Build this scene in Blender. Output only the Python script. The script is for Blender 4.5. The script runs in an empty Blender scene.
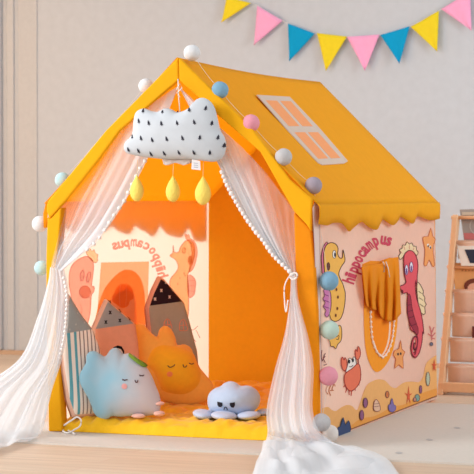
import bpy, bmesh, math, random
from mathutils import Vector as V, Matrix, noise
random.seed(4)
PI = math.pi
sc = bpy.context.scene
col = sc.collection

# ------------------------------------------------------------------ camera
F, CAM, YAW, PIT = 1978.371, V((2.556, -6.226, .822)), .36, .021
cd = bpy.data.cameras.new('camera'); cam = bpy.data.objects.new('camera', cd); col.objects.link(cam)
cam.location = CAM; cam.rotation_euler = (PI/2 - PIT, 0, YAW)
cd.sensor_width = 36; cd.lens = F / 474 * 36; cd.clip_end = 60
cd.dof.use_dof = True; cd.dof.focus_distance = 6.75; cd.dof.aperture_fstop = 9
sc.camera = cam
ROT = cam.rotation_euler.to_matrix()

def hit(p, o, n):
    """point of the plane (o, n) seen at photo position p"""
    d = ROT @ V(((p[0] - 237) / F, -(p[1] - 237) / F, -1))
    return CAM + d * ((o - CAM).dot(n) / d.dot(n))
def onX(p, x): return hit(p, V((x, 0, 0)), V((1, 0, 0)))
def onY(p, y): return hit(p, V((0, y, 0)), V((0, 1, 0)))
def onZ(p, z): return hit(p, V((0, 0, z)), V((0, 0, 1)))

L, HE, HR, HW = 1.533, .798, 1.289, .4875   # tent length, eave, ridge, half width at the eave

# ------------------------------------------------------------------ materials
def lin(c):
    return tuple(((v/255)/12.92 if v/255 <= .04045 else ((v/255 + .055)/1.055)**2.4) for v in c) + (1,)
MC = {}
def mat(c, rough=.85, tr=0, bump=0, bs=60, sheen=0, name=None):
    if tr == 'ink': c = tuple(v + (255-v)*.42 for v in c)
    key = (tuple(c), rough, tr, bump, bs, sheen)
    if key in MC: return MC[key]
    m = bpy.data.materials.new(name or 'fabric'); m.use_nodes = True
    nt = m.node_tree; b = nt.nodes['Principled BSDF']; out = nt.nodes['Material Output']
    b.inputs['Base Color'].default_value = lin(c); b.inputs['Roughness'].default_value = rough
    b.inputs['Specular IOR Level'].default_value = .25
    if sheen: b.inputs['Sheen Weight'].default_value = sheen
    tc = nt.nodes.new('ShaderNodeTexCoord'); ns = nt.nodes.new('ShaderNodeTexNoise')
    ns.inputs['Scale'].default_value = bs; ns.inputs['Detail'].default_value = 3
    nt.links.new(tc.outputs['Object'], ns.inputs['Vector'])
    if bump:
        bp = nt.nodes.new('ShaderNodeBump'); bp.inputs['Strength'].default_value = bump; bp.inputs['Distance'].default_value = .006
        nt.links.new(ns.outputs['Fac'], bp.inputs['Height']); nt.links.new(bp.outputs['Normal'], b.inputs['Normal'])
    mx = nt.nodes.new('ShaderNodeMix'); mx.data_type = 'RGBA'; mx.blend_type = 'MULTIPLY'; mx.inputs[0].default_value = .12
    mx.inputs[6].default_value = lin(c)
    nt.links.new(ns.outputs['Fac'], mx.inputs[7]); nt.links.new(mx.outputs[2], b.inputs['Base Color'])
    if tr == 'ink':
        t = nt.nodes.new('ShaderNodeBsdfTransparent'); t.inputs['Color'].default_value = lin(c)
        ms = nt.nodes.new('ShaderNodeMixShader'); ms.inputs[0].default_value = .7
        nt.links.new(b.outputs[0], ms.inputs[1]); nt.links.new(t.outputs[0], ms.inputs[2]); nt.links.new(ms.outputs[0], out.inputs[0])
    elif tr:
        t = nt.nodes.new('ShaderNodeBsdfTranslucent'); t.inputs['Color'].default_value = lin(c)
        ms = nt.nodes.new('ShaderNodeMixShader'); ms.inputs[0].default_value = tr
        nt.links.new(b.outputs[0], ms.inputs[1]); nt.links.new(t.outputs[0], ms.inputs[2]); nt.links.new(ms.outputs[0], out.inputs[0])
    MC[key] = m; return m

# ------------------------------------------------------------------ mesh builder
WM = {}   # world matrix of every Empty / part
class MB:
    def __init__(s): s.v = []; s.f = []; s.m = []; s.mats = []; s.sm = []; s.att = None
    def mi(s, m):
        if m not in s.mats: s.mats.append(m)
        return s.mats.index(m)
    def add(s, vs, fs, m, smooth=True):
        b = len(s.v); s.v += [V(p) for p in vs]; k = s.mi(m)
        for f in fs: s.f.append([b + i for i in f]); s.m.append(k); s.sm.append(smooth)
    def box(s, a, b, m):
        x0, y0, z0 = a; x1, y1, z1 = b
        vs = [(x, y, z) for z in (z0, z1) for y in (y0, y1) for x in (x0, x1)]
        s.add(vs, [(0,2,3,1),(4,5,7,6),(0,1,5,4),(2,6,7,3),(0,4,6,2),(1,3,7,5)], m, False)
    def poly(s, pts, m): s.add(pts, [tuple(range(len(pts)))], m, False)
    def prism(s, pts, d, m):
        """closed slab: polygon and its copy shifted by d"""
        n = len(pts); d = V(d); vs = [V(p) for p in pts] + [V(p) + d for p in pts]
        fs = [tuple(range(n)), tuple(range(2*n - 1, n - 1, -1))] + [(i, i + n, (i+1) % n + n, (i+1) % n) for i in range(n)]
        s.add(vs, fs, m, False)
    def tube(s, pts, r, m, n=8):
        pts = [V(p) for p in pts]; rings = []
        for i, p in enumerate(pts):
            d = (pts[min(i+1, len(pts)-1)] - pts[max(i-1, 0)]).normalized()
            a = d.cross(V((0, 0, 1)));
            if a.length < .05: a = d.cross(V((1, 0, 0)))
            a.normalize(); c = a.cross(d)
            rr = r[i] if isinstance(r, (list, tuple)) else r
            rings.append([p + (a*math.cos(t) + c*math.sin(t))*rr for t in [2*PI*k/n for k in range(n)]])
        vs = sum(rings, []); fs = []
        for i in range(len(pts)-1):
            for k in range(n): fs.append((i*n+k, i*n+(k+1) % n, (i+1)*n+(k+1) % n, (i+1)*n+k))
        fs += [tuple(range(n-1, -1, -1)), tuple(range((len(pts)-1)*n, len(pts)*n))]
        s.add(vs, fs, m)
    def ball(s, c, r, m, nu=20, nv=12, M=None, rough=0):
        c = V(c); rx = V(r) if hasattr(r, '__len__') else V((r, r, r)); vs = []
        for j in range(nv+1):
            th = PI*j/nv
            for i in range(nu):
                ph = 2*PI*i/nu; d = V((math.sin(th)*math.cos(ph), math.sin(th)*math.sin(ph), math.cos(th)))
                q = V((d.x*rx.x, d.y*rx.y, d.z*rx.z)) * (1 + (rough*noise.noise(d*3.1 + c*40) if rough else 0))
                if M: q = M @ q
                vs.append(c + q)
        fs = [(j*nu+i, (j+1)*nu+i, (j+1)*nu+(i+1) % nu, j*nu+(i+1) % nu) for j in range(nv) for i in range(nu)]
        s.add(vs, fs, m)
    def grid(s, rows, m, smooth=True):
        nr = len(rows); nc = len(rows[0])
        s.add(sum(rows, []), [(j*nc+i, j*nc+i+1, (j+1)*nc+i+1, (j+1)*nc+i) for j in range(nr-1) for i in range(nc-1)], m, smooth)
    def build(s, name, parent=None, solid=0, local=False, bevel=0):
        me = bpy.data.meshes.new(name)
        vs = s.v
        P = WM.get(parent.name) if parent else None
        if P is not None and not local:
            I = P.inverted(); vs = [I @ p for p in vs]
        me.from_pydata([tuple(p) for p in vs], [], s.f)
        for m in s.mats: me.materials.append(m)
        for p, k, q in zip(me.polygons, s.m, s.sm): p.material_index = k; p.use_smooth = q
        if s.att:
            a = me.attributes.new('dens', 'FLOAT', 'POINT')
            for i, x in enumerate(s.att): a.data[i].value = x
        bm = bmesh.new(); bm.from_mesh(me)
        bmesh.ops.recalc_face_normals(bm, faces=bm.faces) if solid or bevel else None
        bm.to_mesh(me); bm.free()
        o = bpy.data.objects.new(name, me); col.objects.link(o)
        if parent: o.parent = parent
        WM[o.name] = P.copy() if P is not None else Matrix.Identity(4)
        if solid:
            d = o.modifiers.new('solid', 'SOLIDIFY'); d.thickness = solid; d.offset = 0
        if bevel:
            d = o.modifiers.new('bevel', 'BEVEL'); d.width = bevel; d.segments = 3; d.limit_method = 'ANGLE'
        return o
def empty(name, label, cat, loc, M=None, group=None):
    o = bpy.data.objects.new(name, None); col.objects.link(o); o.empty_display_size = .05
    MM = Matrix.Translation(V(loc)) @ (M.to_4x4() if M else Matrix.Identity(4))
    o.matrix_world = MM; WM[o.name] = MM
    o['label'] = label; o['category'] = cat
    if group: o['group'] = group
    return o
def tag(o, label, cat, group=None):
    o['label'] = label; o['category'] = cat
    if group: o['group'] = group
    return o

def cr(P, t, closed=False):
    """Catmull-Rom through P, t in 0..1"""
    n = len(P)
    if closed:
        x = t*n; i = int(math.floor(x)); f = x - i; g = lambda k: P[k % n]
    else:
        x = t*(n-1); i = min(int(x), n-2); f = x - i
        g = lambda k: P[k] if 0 <= k < n else (P[0]*2 - P[1] if k < 0 else P[-1]*2 - P[-2])
    a, b, c, d = g(i-1), g(i), g(i+1), g(i+2)
    return (b*2 + (c - a)*f + (a*2 - b*5 + c*4 - d)*f*f + (b*3 - a - c*3 + d)*f**3) * .5
def smooth(pts, k=5, closed=True):
    P = [V(p) for p in pts]; N = len(P)*k
    return [cr(P, i/N, True) for i in range(N)] if closed else [cr(P, i/(N-1)) for i in range(N)]
def Z(x0, y0, s, pts): return [(x0 + a/s, y0 + b/s) for a, b in pts]

# ---- printing on a cloth surface: shapes in photo coordinates laid on a plane, same mesh, tiny lifts
class Printer:
    def __init__(s, mb, unp, step=.0004): s.mb = mb; s.u = unp; s.k = 1; s.step = step
    def fill(s, pts, c, k=4, tr=0):
        q = smooth(pts, k) if k > 1 else [V(p) for p in pts]
        s.mb.poly([s.u(p, s.k*s.step) for p in q], mat(c, tr=tr)); s.k += 1
    def line(s, pts, w, c, closed=False, k=4, tr=0):
        q = smooth(pts, k, closed) if k > 1 else [V(p) for p in pts]
        if closed: q = q + [q[0]]
        vs = []
        for i, p in enumerate(q):
            d = q[min(i+1, len(q)-1)] - q[max(i-1, 0)]
            if closed and i in (0, len(q)-1): d = q[1] - q[-2]
            n = V((-d.y, d.x)); n = n.normalized()*w/2 if n.length > 1e-6 else V((w/2, 0))
            vs += [s.u(p - n, s.k*s.step), s.u(p + n, s.k*s.step)]
        s.mb.add(vs, [(2*i, 2*i+1, 2*i+3, 2*i+2) for i in range(len(q)-1)], mat(c, tr=tr), False); s.k += 1
    def shape(s, pts, c, oc=(70, 35, 35), w=.7, k=4, tr=0):
        s.fill(pts, c, k, tr)
        if oc: s.line(pts, w, oc, True, k, tr)
    def ell(s, x, y, rx, ry, c, oc=None, w=.5, rot=0, tr=0):
        a = math.radians(rot); P = []
        for i in range(16):
            t = 2*PI*i/16; p, q = rx*math.cos(t), ry*math.sin(t)
            P.append((x + p*math.cos(a) - q*math.sin(a), y + p*math.sin(a) + q*math.cos(a)))
        s.shape(P, c, oc, w, 1, tr)
    def text(s, word, path, h, c, flip=1, skew=0, tr=0):
        P = [V(p) for p in path]; N = 60
        q = [cr(P, i/N) for i in range(N+1)]; le = [0]
        for i in range(N): le.append(le[-1] + (q[i+1]-q[i]).length)
        for i, ch in enumerate(word):
            t = (i + .5)/len(word)*le[-1]; j = max(k for k in range(N) if le[k] <= t)
            d = (q[j+1]-q[j]).normalized(); o = q[j]; n = V((d.y, -d.x))*flip
            vs, fs = glyph(ch); w = le[-1]/len(word)
            x0 = min(a.x for a in vs); x1 = max(a.x for a in vs)
            s.mb.add([s.u(o + d*((a.x - (x0+x1)/2)/(x1-x0+.05)*w*1.08 + skew*a.y*w) + n*(a.y*h), s.k*s.step) for a in vs], fs, mat(c, tr=tr), False)
        s.k += 1
GC = {}
def glyph(ch):
    if ch not in GC:
        cu = bpy.data.curves.new('t', 'FONT'); cu.body = ch; cu.resolution_u = 2; cu.offset = .035
        o = bpy.data.objects.new('t', cu); col.objects.link(o)
        dg = bpy.context.evaluated_depsgraph_get(); me = bpy.data.meshes.new_from_object(o.evaluated_get(dg))
        GC[ch] = ([v.co.copy() for v in me.vertices], [tuple(p.vertices) for p in me.polygons])
        bpy.data.objects.remove(o); bpy.data.meshes.remove(me); bpy.data.curves.remove(cu)
    return GC[ch]

# ================================================================== ROOM
def struct(o): o['kind'] = 'structure'; return o
FZ = -.006
WY = 3.0
def floor_mat():
    m = bpy.data.materials.new('pale_wood_planks'); m.use_nodes = True; nt = m.node_tree; b = nt.nodes['Principled BSDF']
    tc = nt.nodes.new('ShaderNodeTexCoord'); br = nt.nodes.new('ShaderNodeTexBrick')
    br.inputs['Scale'].default_value = 1; br.inputs['Brick Width'].default_value = 1.3; br.inputs['Row Height'].default_value = .13
    br.inputs['Mortar Size'].default_value = .0025; br.inputs['Color1'].default_value = lin((214, 194, 172)); br.inputs['Color2'].default_value = lin((206, 182, 158))
    br.inputs['Mortar'].default_value = lin((204, 172, 150))
    nt.links.new(tc.outputs['Object'], br.inputs['Vector'])
    mp = nt.nodes.new('ShaderNodeMapping'); mp.inputs['Scale'].default_value = (1.2, 22, 1); ns = nt.nodes.new('ShaderNodeTexNoise'); ns.inputs['Scale'].default_value = 2; ns.inputs['Detail'].default_value = 6
    nt.links.new(tc.outputs['Object'], mp.inputs[0]); nt.links.new(mp.outputs[0], ns.inputs['Vector'])
    rp = nt.nodes.new('ShaderNodeValToRGB'); rp.color_ramp.elements[0].color = (.86, .83, .81, 1); rp.color_ramp.elements[1].color = (1.08, 1.06, 1.05, 1)
    rp.color_ramp.elements[0].position = .3; rp.color_ramp.elements[1].position = .7
    nt.links.new(ns.outputs['Fac'], rp.inputs[0])
    mx = nt.nodes.new('ShaderNodeMix'); mx.data_type = 'RGBA'; mx.blend_type = 'MULTIPLY'; mx.inputs[0].default_value = 1
    nt.links.new(br.outputs['Color'], mx.inputs[6]); nt.links.new(rp.outputs[0], mx.inputs[7]); nt.links.new(mx.outputs[2], b.inputs['Base Color'])
    b.inputs['Roughness'].default_value = .55; return m
m = MB(); m.box((-5, -8, FZ-.1), (5, WY+.1, FZ), floor_mat()); struct(m.build('floor'))
wallm = mat((199, 203, 209), .9, bump=.05, bs=25)
m = MB(); m.box((-5, WY, FZ), (5, WY+.1, 2.9), wallm); struct(m.build('wall_back'))
m = MB(); m.box((-5, WY-.016, FZ), (5, WY, FZ+.022), mat((205, 170, 140), .5)); struct(m.build('baseboard_back'))
# upright casing strips of the wall panelling at the far left
tm = mat((199, 199, 200), .8)
def strip(n, x0, x1, d, c=None):
    a = onY((x0, 300), WY).x; b = onY((x1, 300), WY).x
    m = MB(); m.box((a, WY-d, FZ+.022), (b, WY, 2.9), c or tm); struct(m.build('trim_%d' % n, bevel=.008))
strip(1, -60, 3, .03); strip(2, 8, 15, .012); strip(3, 19, 38, .008)

# white play mat under the tent with little printed leaves
m = MB(); mm = mat((214, 206, 197), .8, bump=.05)
m.box((-.62, -.31, FZ), (1.75, 1.37, 0), mm)
la, lb, lc = onZ((457,428), 0), onZ((430,440), 0), onZ((399,453), 0)
for i in range(-3, 6):
    for j in range(-2, 4):
        c = la + (lc - la)*.5*i + V((.36, .10, 0))*j
        if not (.56 < c.x < 1.7 and -.27 < c.y < 1.32): continue
        c.z = .0008; d = V((math.cos(.36), math.sin(.36), 0))*.013; n = V((-d.y, d.x, 0))*2.2
        m.poly([c - d, c - d*.3 + n, c + d*.5 + n*.8, c + d, c + d*.5 - n*.8, c - d*.3 - n], mat((186, 182, 180)))
o = m.build('floor_mat')
tag(o, 'large thin off-white play mat with small grey leaf marks, lying under the tent', 'mat')

# ================================================================== TENT
YEL = (255, 186, 12); ROOF = (250, 168, 24); ORG = (255, 140, 6); CREAM = (238, 210, 194)
tent = empty('play_tent', 'yellow and orange house-shaped fabric play tent printed with sea animals', 'tent', (0, 0, 0))
# --- right roof slope with its window print
rn = V((HR - HE, 0, HW)).normalized(); ro = V((0, 0, HR))
def onR(p, k=0): return hit(p, ro + rn*k, rn)
roofm = mat((255, 184, 26), .85, tr=.25, bump=.1, bs=30)
m = MB(); NR = 24; rows = []
ridge_a, ridge_b = V((0, -.012, HR)), V((0, L, HR))
for j in range(NR+1):
    v = j/NR; row = []
    for i in range(33):
        u = i/32; top = ridge_a.lerp(ridge_b, u); bot = V((HW+.014, -.012, HE-.004)).lerp(V((HW+.014, L+.004, HE-.004)), u)
        p = top.lerp(bot, v); p.z -= .010*math.sin(PI*u)*(1-v)
        p += rn*(.004*noise.noise(V((u*4, v*3, 1)))*math.sin(PI*v))
        row.append(p)
    rows.append(row)
m.grid(rows, roofm)
# valance hanging over the side wall, wavy lower edge
sca = [(308,224),(319,224.5),(326,225.5),(333,223),(341,223.5),(346,229),(349,231.5),(353,228),(360,222),(365,224.5),(371,228.5),(376,229.5),(379,224),(382,219.5),(387,222),(392,225.2),(397,221),(400,217),(406,220),(411,223.6),(414,222),(417,216.5),(423,218.3),(429,220.3),(434,220),(437,219)]
XV = HW+.016
edge = [onX(p, XV) for p in smooth(sca, 4, False)]
edge = [p for p in edge if -.012 <= p.y <= L+.004]; edge = [V((XV, -.012, edge[0].z))] + edge + [V((XV, L+.004, edge[-1].z))]
vr = [[], [], [], []]
for e in edge:
    t = V((HW+.014, e.y, HE-.004))
    for k, f in enumerate((0, .15, .6, 1)): q = t.lerp(e, f); q.x = XV + (.006 if k in (1, 2) else .002 + .002*math.sin(e.y*30)) - (.002 if k == 0 else 0); vr[k].append(q)
m.grid(vr, roofm)
pr = Printer(m, lambda p, k: onR(p, .0055 + k), .0002)
pr.fill([(256.6,95),(289.5,97),(319,128),(347.7,161.3),(344,163.5),(322,165),(318,163),(288,131)], (222, 200, 185), 1)
pane = (255, 168, 112)
def quad(a, b, c, d, s, e, f, g):
    P = lambda u, v: (V(a)*(1-u) + V(b)*u)*(1-v) + (V(d)*(1-u) + V(c)*u)*v
    pr.fill([P(s, f), P(e, f), P(e, g), P(s, g)], pane, 1)
A, B, C, D = (257,95.5),(290,97),(347,162.5),(319,164)
for s, e in ((.12, .47), (.57, .9)):
    for f, g in ((.07, .45), (.54, .93)): quad(A, B, C, D, s, e, f, g)
m.build('roof_panel', tent, solid=.003)
# --- left roof slope
m = MB(); rows = []
for j in range(13):
    v = j/12; rows.append([V((-v*(HW+.012), -.012 + u/16*(L+.012), HR + (HE - HR - .004)*v - .010*math.sin(PI*u/16)*(1-v))) for u in range(17)])
leftm = mat((255, 200, 70), .85, tr=.68, bump=.1, bs=30)
m.grid(rows, leftm)
sc1 = [(44,228),(60,226),(72,232),(84,226),(96,231),(108,225),(113,229),(123.5,232.5),(128,230),(131.5,224.5),(136,228),(141,230),(148.6,235),(153,231),(156.5,225),(160,230),(165,233.5),(171,235),(176.6,236),(181,232),(185,227.5),(188,234),(191,239),(198,240),(208,238)]
vr = [[], [], []]
for p in smooth(sc1, 4, False):
    e = onX(p, -HW-.02)
    if e.y < -.012 or e.y > L: continue
    vr[0].append(V((-HW-.012, e.y, HE-.004))); vr[1].append(V((-HW-.022, e.y, HE-.04))); vr[2].append(e)
m.grid(vr, leftm)
m.build('roof_panel', tent, solid=.003)
# --- right side wall with prints
XW = .500
def onW(p, k=0): return hit(p, V((XW + .0015 + k, 0, 0)), V((1, 0, 0)))
crm = mat(CREAM, .9, tr=.3)
m = MB()
ins = lambda pt: V((XW, pt[0], pt[1]))
rows = []
for j in range(17):
    v = j/16; z = .001 + v*(HE+.003)
    rows.append([V((HW + (XW-HW)*(1-v) + .0, -.005 + (L+.005)*i/20, z)) for i in range(21)])
def onW(p, k=0):
    # plane of the slightly sloping wall
    n = V((HE, 0, XW-HW)).normalized(); return hit(p, V((XW + .0015 + k, 0, 0)), n)
m.grid(rows, crm)
pr = Printer(m, onW, .00012)
SAND = (242, 180, 112)
top = [(318,410),(323,408),(328,407),(332,410),(336,411),(341,407.5),(347,405),(352,406),(357,410),(361,400),(364,391),(368,384),(374,380.5),(379,379.3),(385,380.6),(391,386.5),(396,388),(400,385),(405,382.2),(412,381.5),(419,382),(423,377),(426,364),(431,358.7),(436.5,355)]
bot = [(437,396.3),(400,410.6),(360,426.2),(320,441.6),(318.8,441.8)]
pr.fill([V(p) for p in smooth(top, 4, False)] + [V(p) for p in bot], SAND, 1)
low = [(318.8,436),(330,431.5),(345,429.5),(360,419),(375,416),(392,407),(405,404),(420,394),(437,388)]
pr.fill([V(p) for p in smooth(low, 3, False)] + [V(p) for p in bot], (238, 162, 78), 1)  # deeper orange along the bottom: floor reflection painted into the sand colour
a = lambda pts: Z(310, 200, 5.27, pts); b = lambda pts: Z(310, 280, 5.27, pts)
pr.k = 4
# yellow seahorse
DK = (66, 34, 34); GOLD = (250, 190, 92)
pr.shape(a([(60,300),(66,262),(78,232),(92,222),(88,262),(80,300),(84,345),(82,385),(66,390),(62,345)]), (226, 120, 150), DK, .6)
pr.shape(a([(72,300),(76,262),(88,236),(110,225),(135,232),(148,255),(146,285),(158,306),(170,304),(173,285),(174,262),(181,290),(184,322),(166,350),(152,385),(158,412),(172,440),(181,470)]) + b([(186,70),(184,120),(175,170),(160,205),(135,218),(112,208),(102,170),(108,120),(102,70),(92,30)]) + a([(80,430),(76,370)]), GOLD, DK, .8, 3)
pr.ell(*a([(128,286)])[0], 1.7, 4, (250, 245, 240), DK); pr.ell(*a([(131,288)])[0], .8, 2.2, (40, 30, 40)); pr.ell(*a([(97,350)])[0], 1.5, 4, (120, 70, 60), DK)
pr.shape(b([(72,52),(105,58),(112,110),(108,160),(92,196),(78,182),(84,160),(70,140),(80,120),(68,100),(78,80)]), (214, 128, 182), DK, .6, 3)
for q in ([(74,75),(100,85)], [(72,105),(104,118)], [(76,140),(104,150)]): pr.line(b(q), .7, (130, 50, 120), k=1)
for q in ((140,50),(148,90),(145,150),(137,186)): pr.ell(*b([q])[0], .8, 1.6, (120, 60, 40))
pr.shape(b([(96,300),(108,285),(132,292),(148,270),(150,240),(164,246),(168,280),(164,318),(146,340),(136,362),(124,350),(110,350),(106,330)]), GOLD, DK, .7, 3)
pr.line(b([(140,300),(152,292),(150,312),(138,312)]), .6, DK)
pr.k = 4
# crab
c6 = lambda pts: Z(300, 340, 5.925, pts); CR = (240, 122, 92)
for q in ([(262,235),(268,262),(258,280)], [(268,270),(276,290),(270,312)], [(290,298),(292,325)], [(308,296),(304,330)], [(345,262),(352,268)], [(352,235),(362,238)], [(356,205),(364,205)], [(352,180),(360,182)], [(325,290),(330,300)]): pr.line(c6(q), .9, (200, 70, 60))
pr.shape(c6([(276,190),(282,150),(288,112),(300,108),(308,118),(318,100),(328,108),(334,140),(345,142)]), (248, 238, 232), DK, .6)
pr.shape(c6([(270,198),(310,168),(346,140),(360,190),(354,250),(325,290),(295,302),(270,272),(262,232)]), CR, (150, 40, 40), .8)
pr.shape(c6([(250,100),(262,118),(266,104),(276,120),(278,160),(266,185),(252,170),(244,135)]), CR, (150, 40, 40), .7)
pr.shape(c6([(330,55),(340,68),(344,38),(356,55),(358,90),(346,115),(334,112),(328,85)]), CR, (150, 40, 40), .7)
pr.line(c6([(265,180),(275,192)]), 1, (150, 40, 40)); pr.line(c6([(345,112),(346,142)]), 1, (150, 40, 40))
pr.ell(*c6([(292,128)])[0], 1, 2, (40, 40, 50)); pr.ell(*c6([(314,120)])[0], 1, 2, (40, 40, 50)); pr.line(c6([(292,158),(306,158),(316,148)]), .6, DK)
pr.k = 4
# jellyfish behind the pink ball: its arms and top
for q in ([(165,262),(155,300),(165,322)], [(182,268),(172,300),(182,330)], [(200,262),(190,292),(200,300)], [(205,262),(208,275)], [(178,300),(196,298)]): pr.line(c6(q), .9, (190, 110, 70))
for q in ([(130,60),(126,100),(134,125)], [(150,78),(140,108),(150,135)], [(134,120),(150,95)], [(140,150),(160,142)]): pr.line(c6(q), .8, (120, 70, 80))
pr.k = 4
# starfish
c2 = lambda pts: Z(380, 200, 5.04, pts); c4 = lambda pts: Z(370, 280, 4.56, pts)
ST = (240, 160, 96)
pr.shape(c2([(256,140),(266,182),(280,198),(270,225),(268,262),(275,328),(264,334),(248,300),(236,330),(222,326),(226,280),(226,245),(216,200),(222,184),(244,182)]), ST, (190, 90, 50), .6, 2)
pr.ell(*c2([(242,228)])[0], 1, 1.6, (250, 245, 240)); pr.ell(*c2([(254,238)])[0], 1, 1.6, (250, 245, 240)); pr.ell(*c2([(243,232)])[0], .7, 1.2, (50, 50, 60)); pr.ell(*c2([(255,240)])[0], .7, 1.2, (50, 50, 60))
pr.shape(c4([(140,272),(146,316),(160,328),(150,352),(152,404),(132,386),(112,404),(118,360),(106,342),(114,320),(132,312)]), ST, (190, 90, 50), .6, 2)
pr.ell(*c4([(128,338)])[0], .9, 1.4, (60, 50, 50)); pr.ell(*c4([(140,336)])[0], .9, 1.4, (60, 50, 50))
for (x, y), r in (((408.6,395.5), 8.5), ((434.3,365.6), 6)):
    for t in (-88, -14, 62, 118, 196):
        t = math.radians(t); e = V((x + r*.5*math.cos(t), y + r*1.15*math.sin(t))); n = V((-math.sin(t), math.cos(t)))*1.1
        pr.fill([V((x, y)) - n, e, V((x, y)) + n], (222, 96, 62), 1)
pr.k = 4
# red seahorse
RED = (226, 88, 98); c1 = lambda pts: Z(400, 260, 6.4, pts)
pr.shape(c2([(102,300),(94,282),(104,268),(98,250),(112,244),(114,226),(128,228),(136,210),(148,222),(160,216),(168,232),(182,234),(184,252),(192,262),(186,280),(165,262),(150,256),(130,264),(116,288)]), (240, 212, 170), DK, .7, 2)
for q in ([(112,270),(104,258)], [(125,250),(120,232)], [(148,248),(148,228)], [(168,252),(172,238)]): pr.line(c2(q), .5, (200, 90, 90), k=1)
pr.shape(c1([(108,150),(122,148),(142,180),(150,205),(146,220),(160,240),(156,260),(168,285),(158,300),(162,340),(148,348),(130,330),(120,290),(112,240)]), (240, 214, 170), DK, .8, 2)
for q in ([(118,200),(140,215)], [(120,240),(148,258)], [(124,280),(152,300)]): pr.line(c1(q), .6, DK, k=1)
tailL = c4([(168,200),(176,225),(198,245),(208,262)]); 
pr.shape(c2([(120,300),(124,274),(136,260),(150,254),(170,262),(185,290),(192,330),(188,380),(186,440)]) + c1([(100,130),(98,180),(108,250),(130,320),(146,400),(152,474)]) + c4([(240,235),(238,275),(226,330),(206,356),(192,342),(200,330),(212,318),(218,280),(215,256),(205,240),(185,225)]) + c1([(60,392),(48,340),(48,280),(50,225),(44,208),(20,214),(6,192),(0,168),(20,160),(40,140),(28,92)]), RED, (110, 25, 45), .9, 2)
pr.line(c4([(210,325),(202,348),(192,330),(190,300),(198,268),(208,258),(214,275),(212,305),(203,318),(198,300),(204,285)]), 1.9, (110, 25, 45))
pr.line(c4([(218,318),(206,346),(194,330),(193,300),(200,272),(208,264),(212,280),(209,302),(204,308)]), 1.0, RED)
pr.shape(c1([(50,222),(68,232),(76,300),(96,380),(116,440),(112,480),(84,446),(60,392),(48,330)]), (160, 50, 68), (90, 20, 40), .6, 2)
for q in ([(48,290),(74,285)], [(52,330),(82,322)], [(58,370),(92,360)], [(74,420),(106,408)]): pr.line(c1(q), .6, (90, 20, 40), k=1)
pr.ell(*c2([(134,352)])[0], 1.6, 5, (236, 226, 236), (110, 50, 110), .6); pr.ell(*c2([(158,338)])[0], 1.7, 5.2, (236, 226, 236), (110, 50, 110), .6)
pr.ell(*c2([(134,358)])[0], .8, 3, (110, 60, 140)); pr.ell(*c2([(158,345)])[0], .8, 3, (110, 60, 140))
pr.line(c1([(8,190),(20,200),(12,222)]), .7, (90, 20, 40))
pr.k = 4
# corals and shells
for q in ([(282,275),(280,240),(272,210)], [(280,245),(292,215)], [(281,260),(298,240)], [(280,255),(264,245)], [(282,265),(296,268)]): pr.line(c4(q), 1.1, (206, 116, 116))
pr.ell(*c4([(280,292)])[0], 1.6, 1.8, (110, 110, 130), DK)
c7 = lambda pts: Z(360, 330, 5.925, pts)
PU = (150, 96, 130)
for q, rx, ry, c in (((35,430), 1.9, 4.4, PU), ((162,382), 1.8, 3.4, (206, 120, 70)), ((340,402), 2.4, 3.6, (130, 164, 150)), ((360,352), 1.3, 4, PU), ((403,290), 1.9, 7, (186, 196, 170)), ((325,412), 1.5, 2, (200, 140, 120))):
    pr.ell(*c7([q])[0], rx, ry, c, (96, 50, 70), .5)
pr.shape(c7([(82,470),(84,430),(98,412),(116,440),(120,474),(100,482)]), (232, 190, 160), (150, 90, 90), .6); pr.line(c7([(84,455),(118,450)]), .5, (150, 90, 90), k=1); pr.line(c7([(86,438),(112,436)]), .5, (150, 90, 90), k=1)
pr.shape(c7([(172,474),(170,445),(180,440),(190,405),(200,440),(212,450),(210,474),(190,486)]), (134, 118, 176), (90, 70, 130), .5)
pr.ell(*c6([(388,372)])[0], 2, 5, PU, (96, 50, 70), .5); pr.ell(*c6([(367,445)])[0], 2, 5, PU, (96, 50, 70), .5)
c5 = lambda pts: Z(300, 350, 2.724, pts)
pr.shape(c5([(106,234),(103,212),(110,208),(118,183),(124,205),(132,192),(137,205),(136,224)]), (62, 80, 120), (40, 50, 90), .6, 2)
pr.k = 4
pr.text('hippocampus', [(353.5,284),(357,274),(361,264),(366.5,254.5),(373,248),(381,244),(391,246)], 17, (206, 72, 96))
pr.k = 4
# round window: orange cloth, darker opening
pr.fill([(362.5,264),(380,261),(397,258),(398.5,285),(398,315),(396,336),(393,350),(389,360),(384,367.5),(378,372),(373,369.7),(368,359),(365.2,345),(364,325),(363.5,295)], (252, 156, 34), 2)
pr.fill([(371,300),(380,296),(392,300),(393,320),(391.5,338),(388,350),(382,357),(376.5,352),(373,343),(371,325)], (252, 140, 14), 4)
pr.line([(389.5,310),(390,325),(389,338),(386,349),(381.5,355.5),(377,351.5),(374,343)], 1.6, (252, 214, 190))
pr.k = 4
# binding up the front corner and dark bottom hem
pr.shape([(312.6,208),(315.2,201.5),(318.6,207),(319.6,235),(320.6,320),(322,438),(319.2,441.5),(318,380),(316.5,300),(314,235)], (240, 214, 206), (196, 160, 150), .5, 1)
pr.line([(319,441.2),(360,425.8),(400,410.2),(437,395.8)], 1.1, (150, 96, 60), k=1)
m.build('side_wall', tent)
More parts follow.
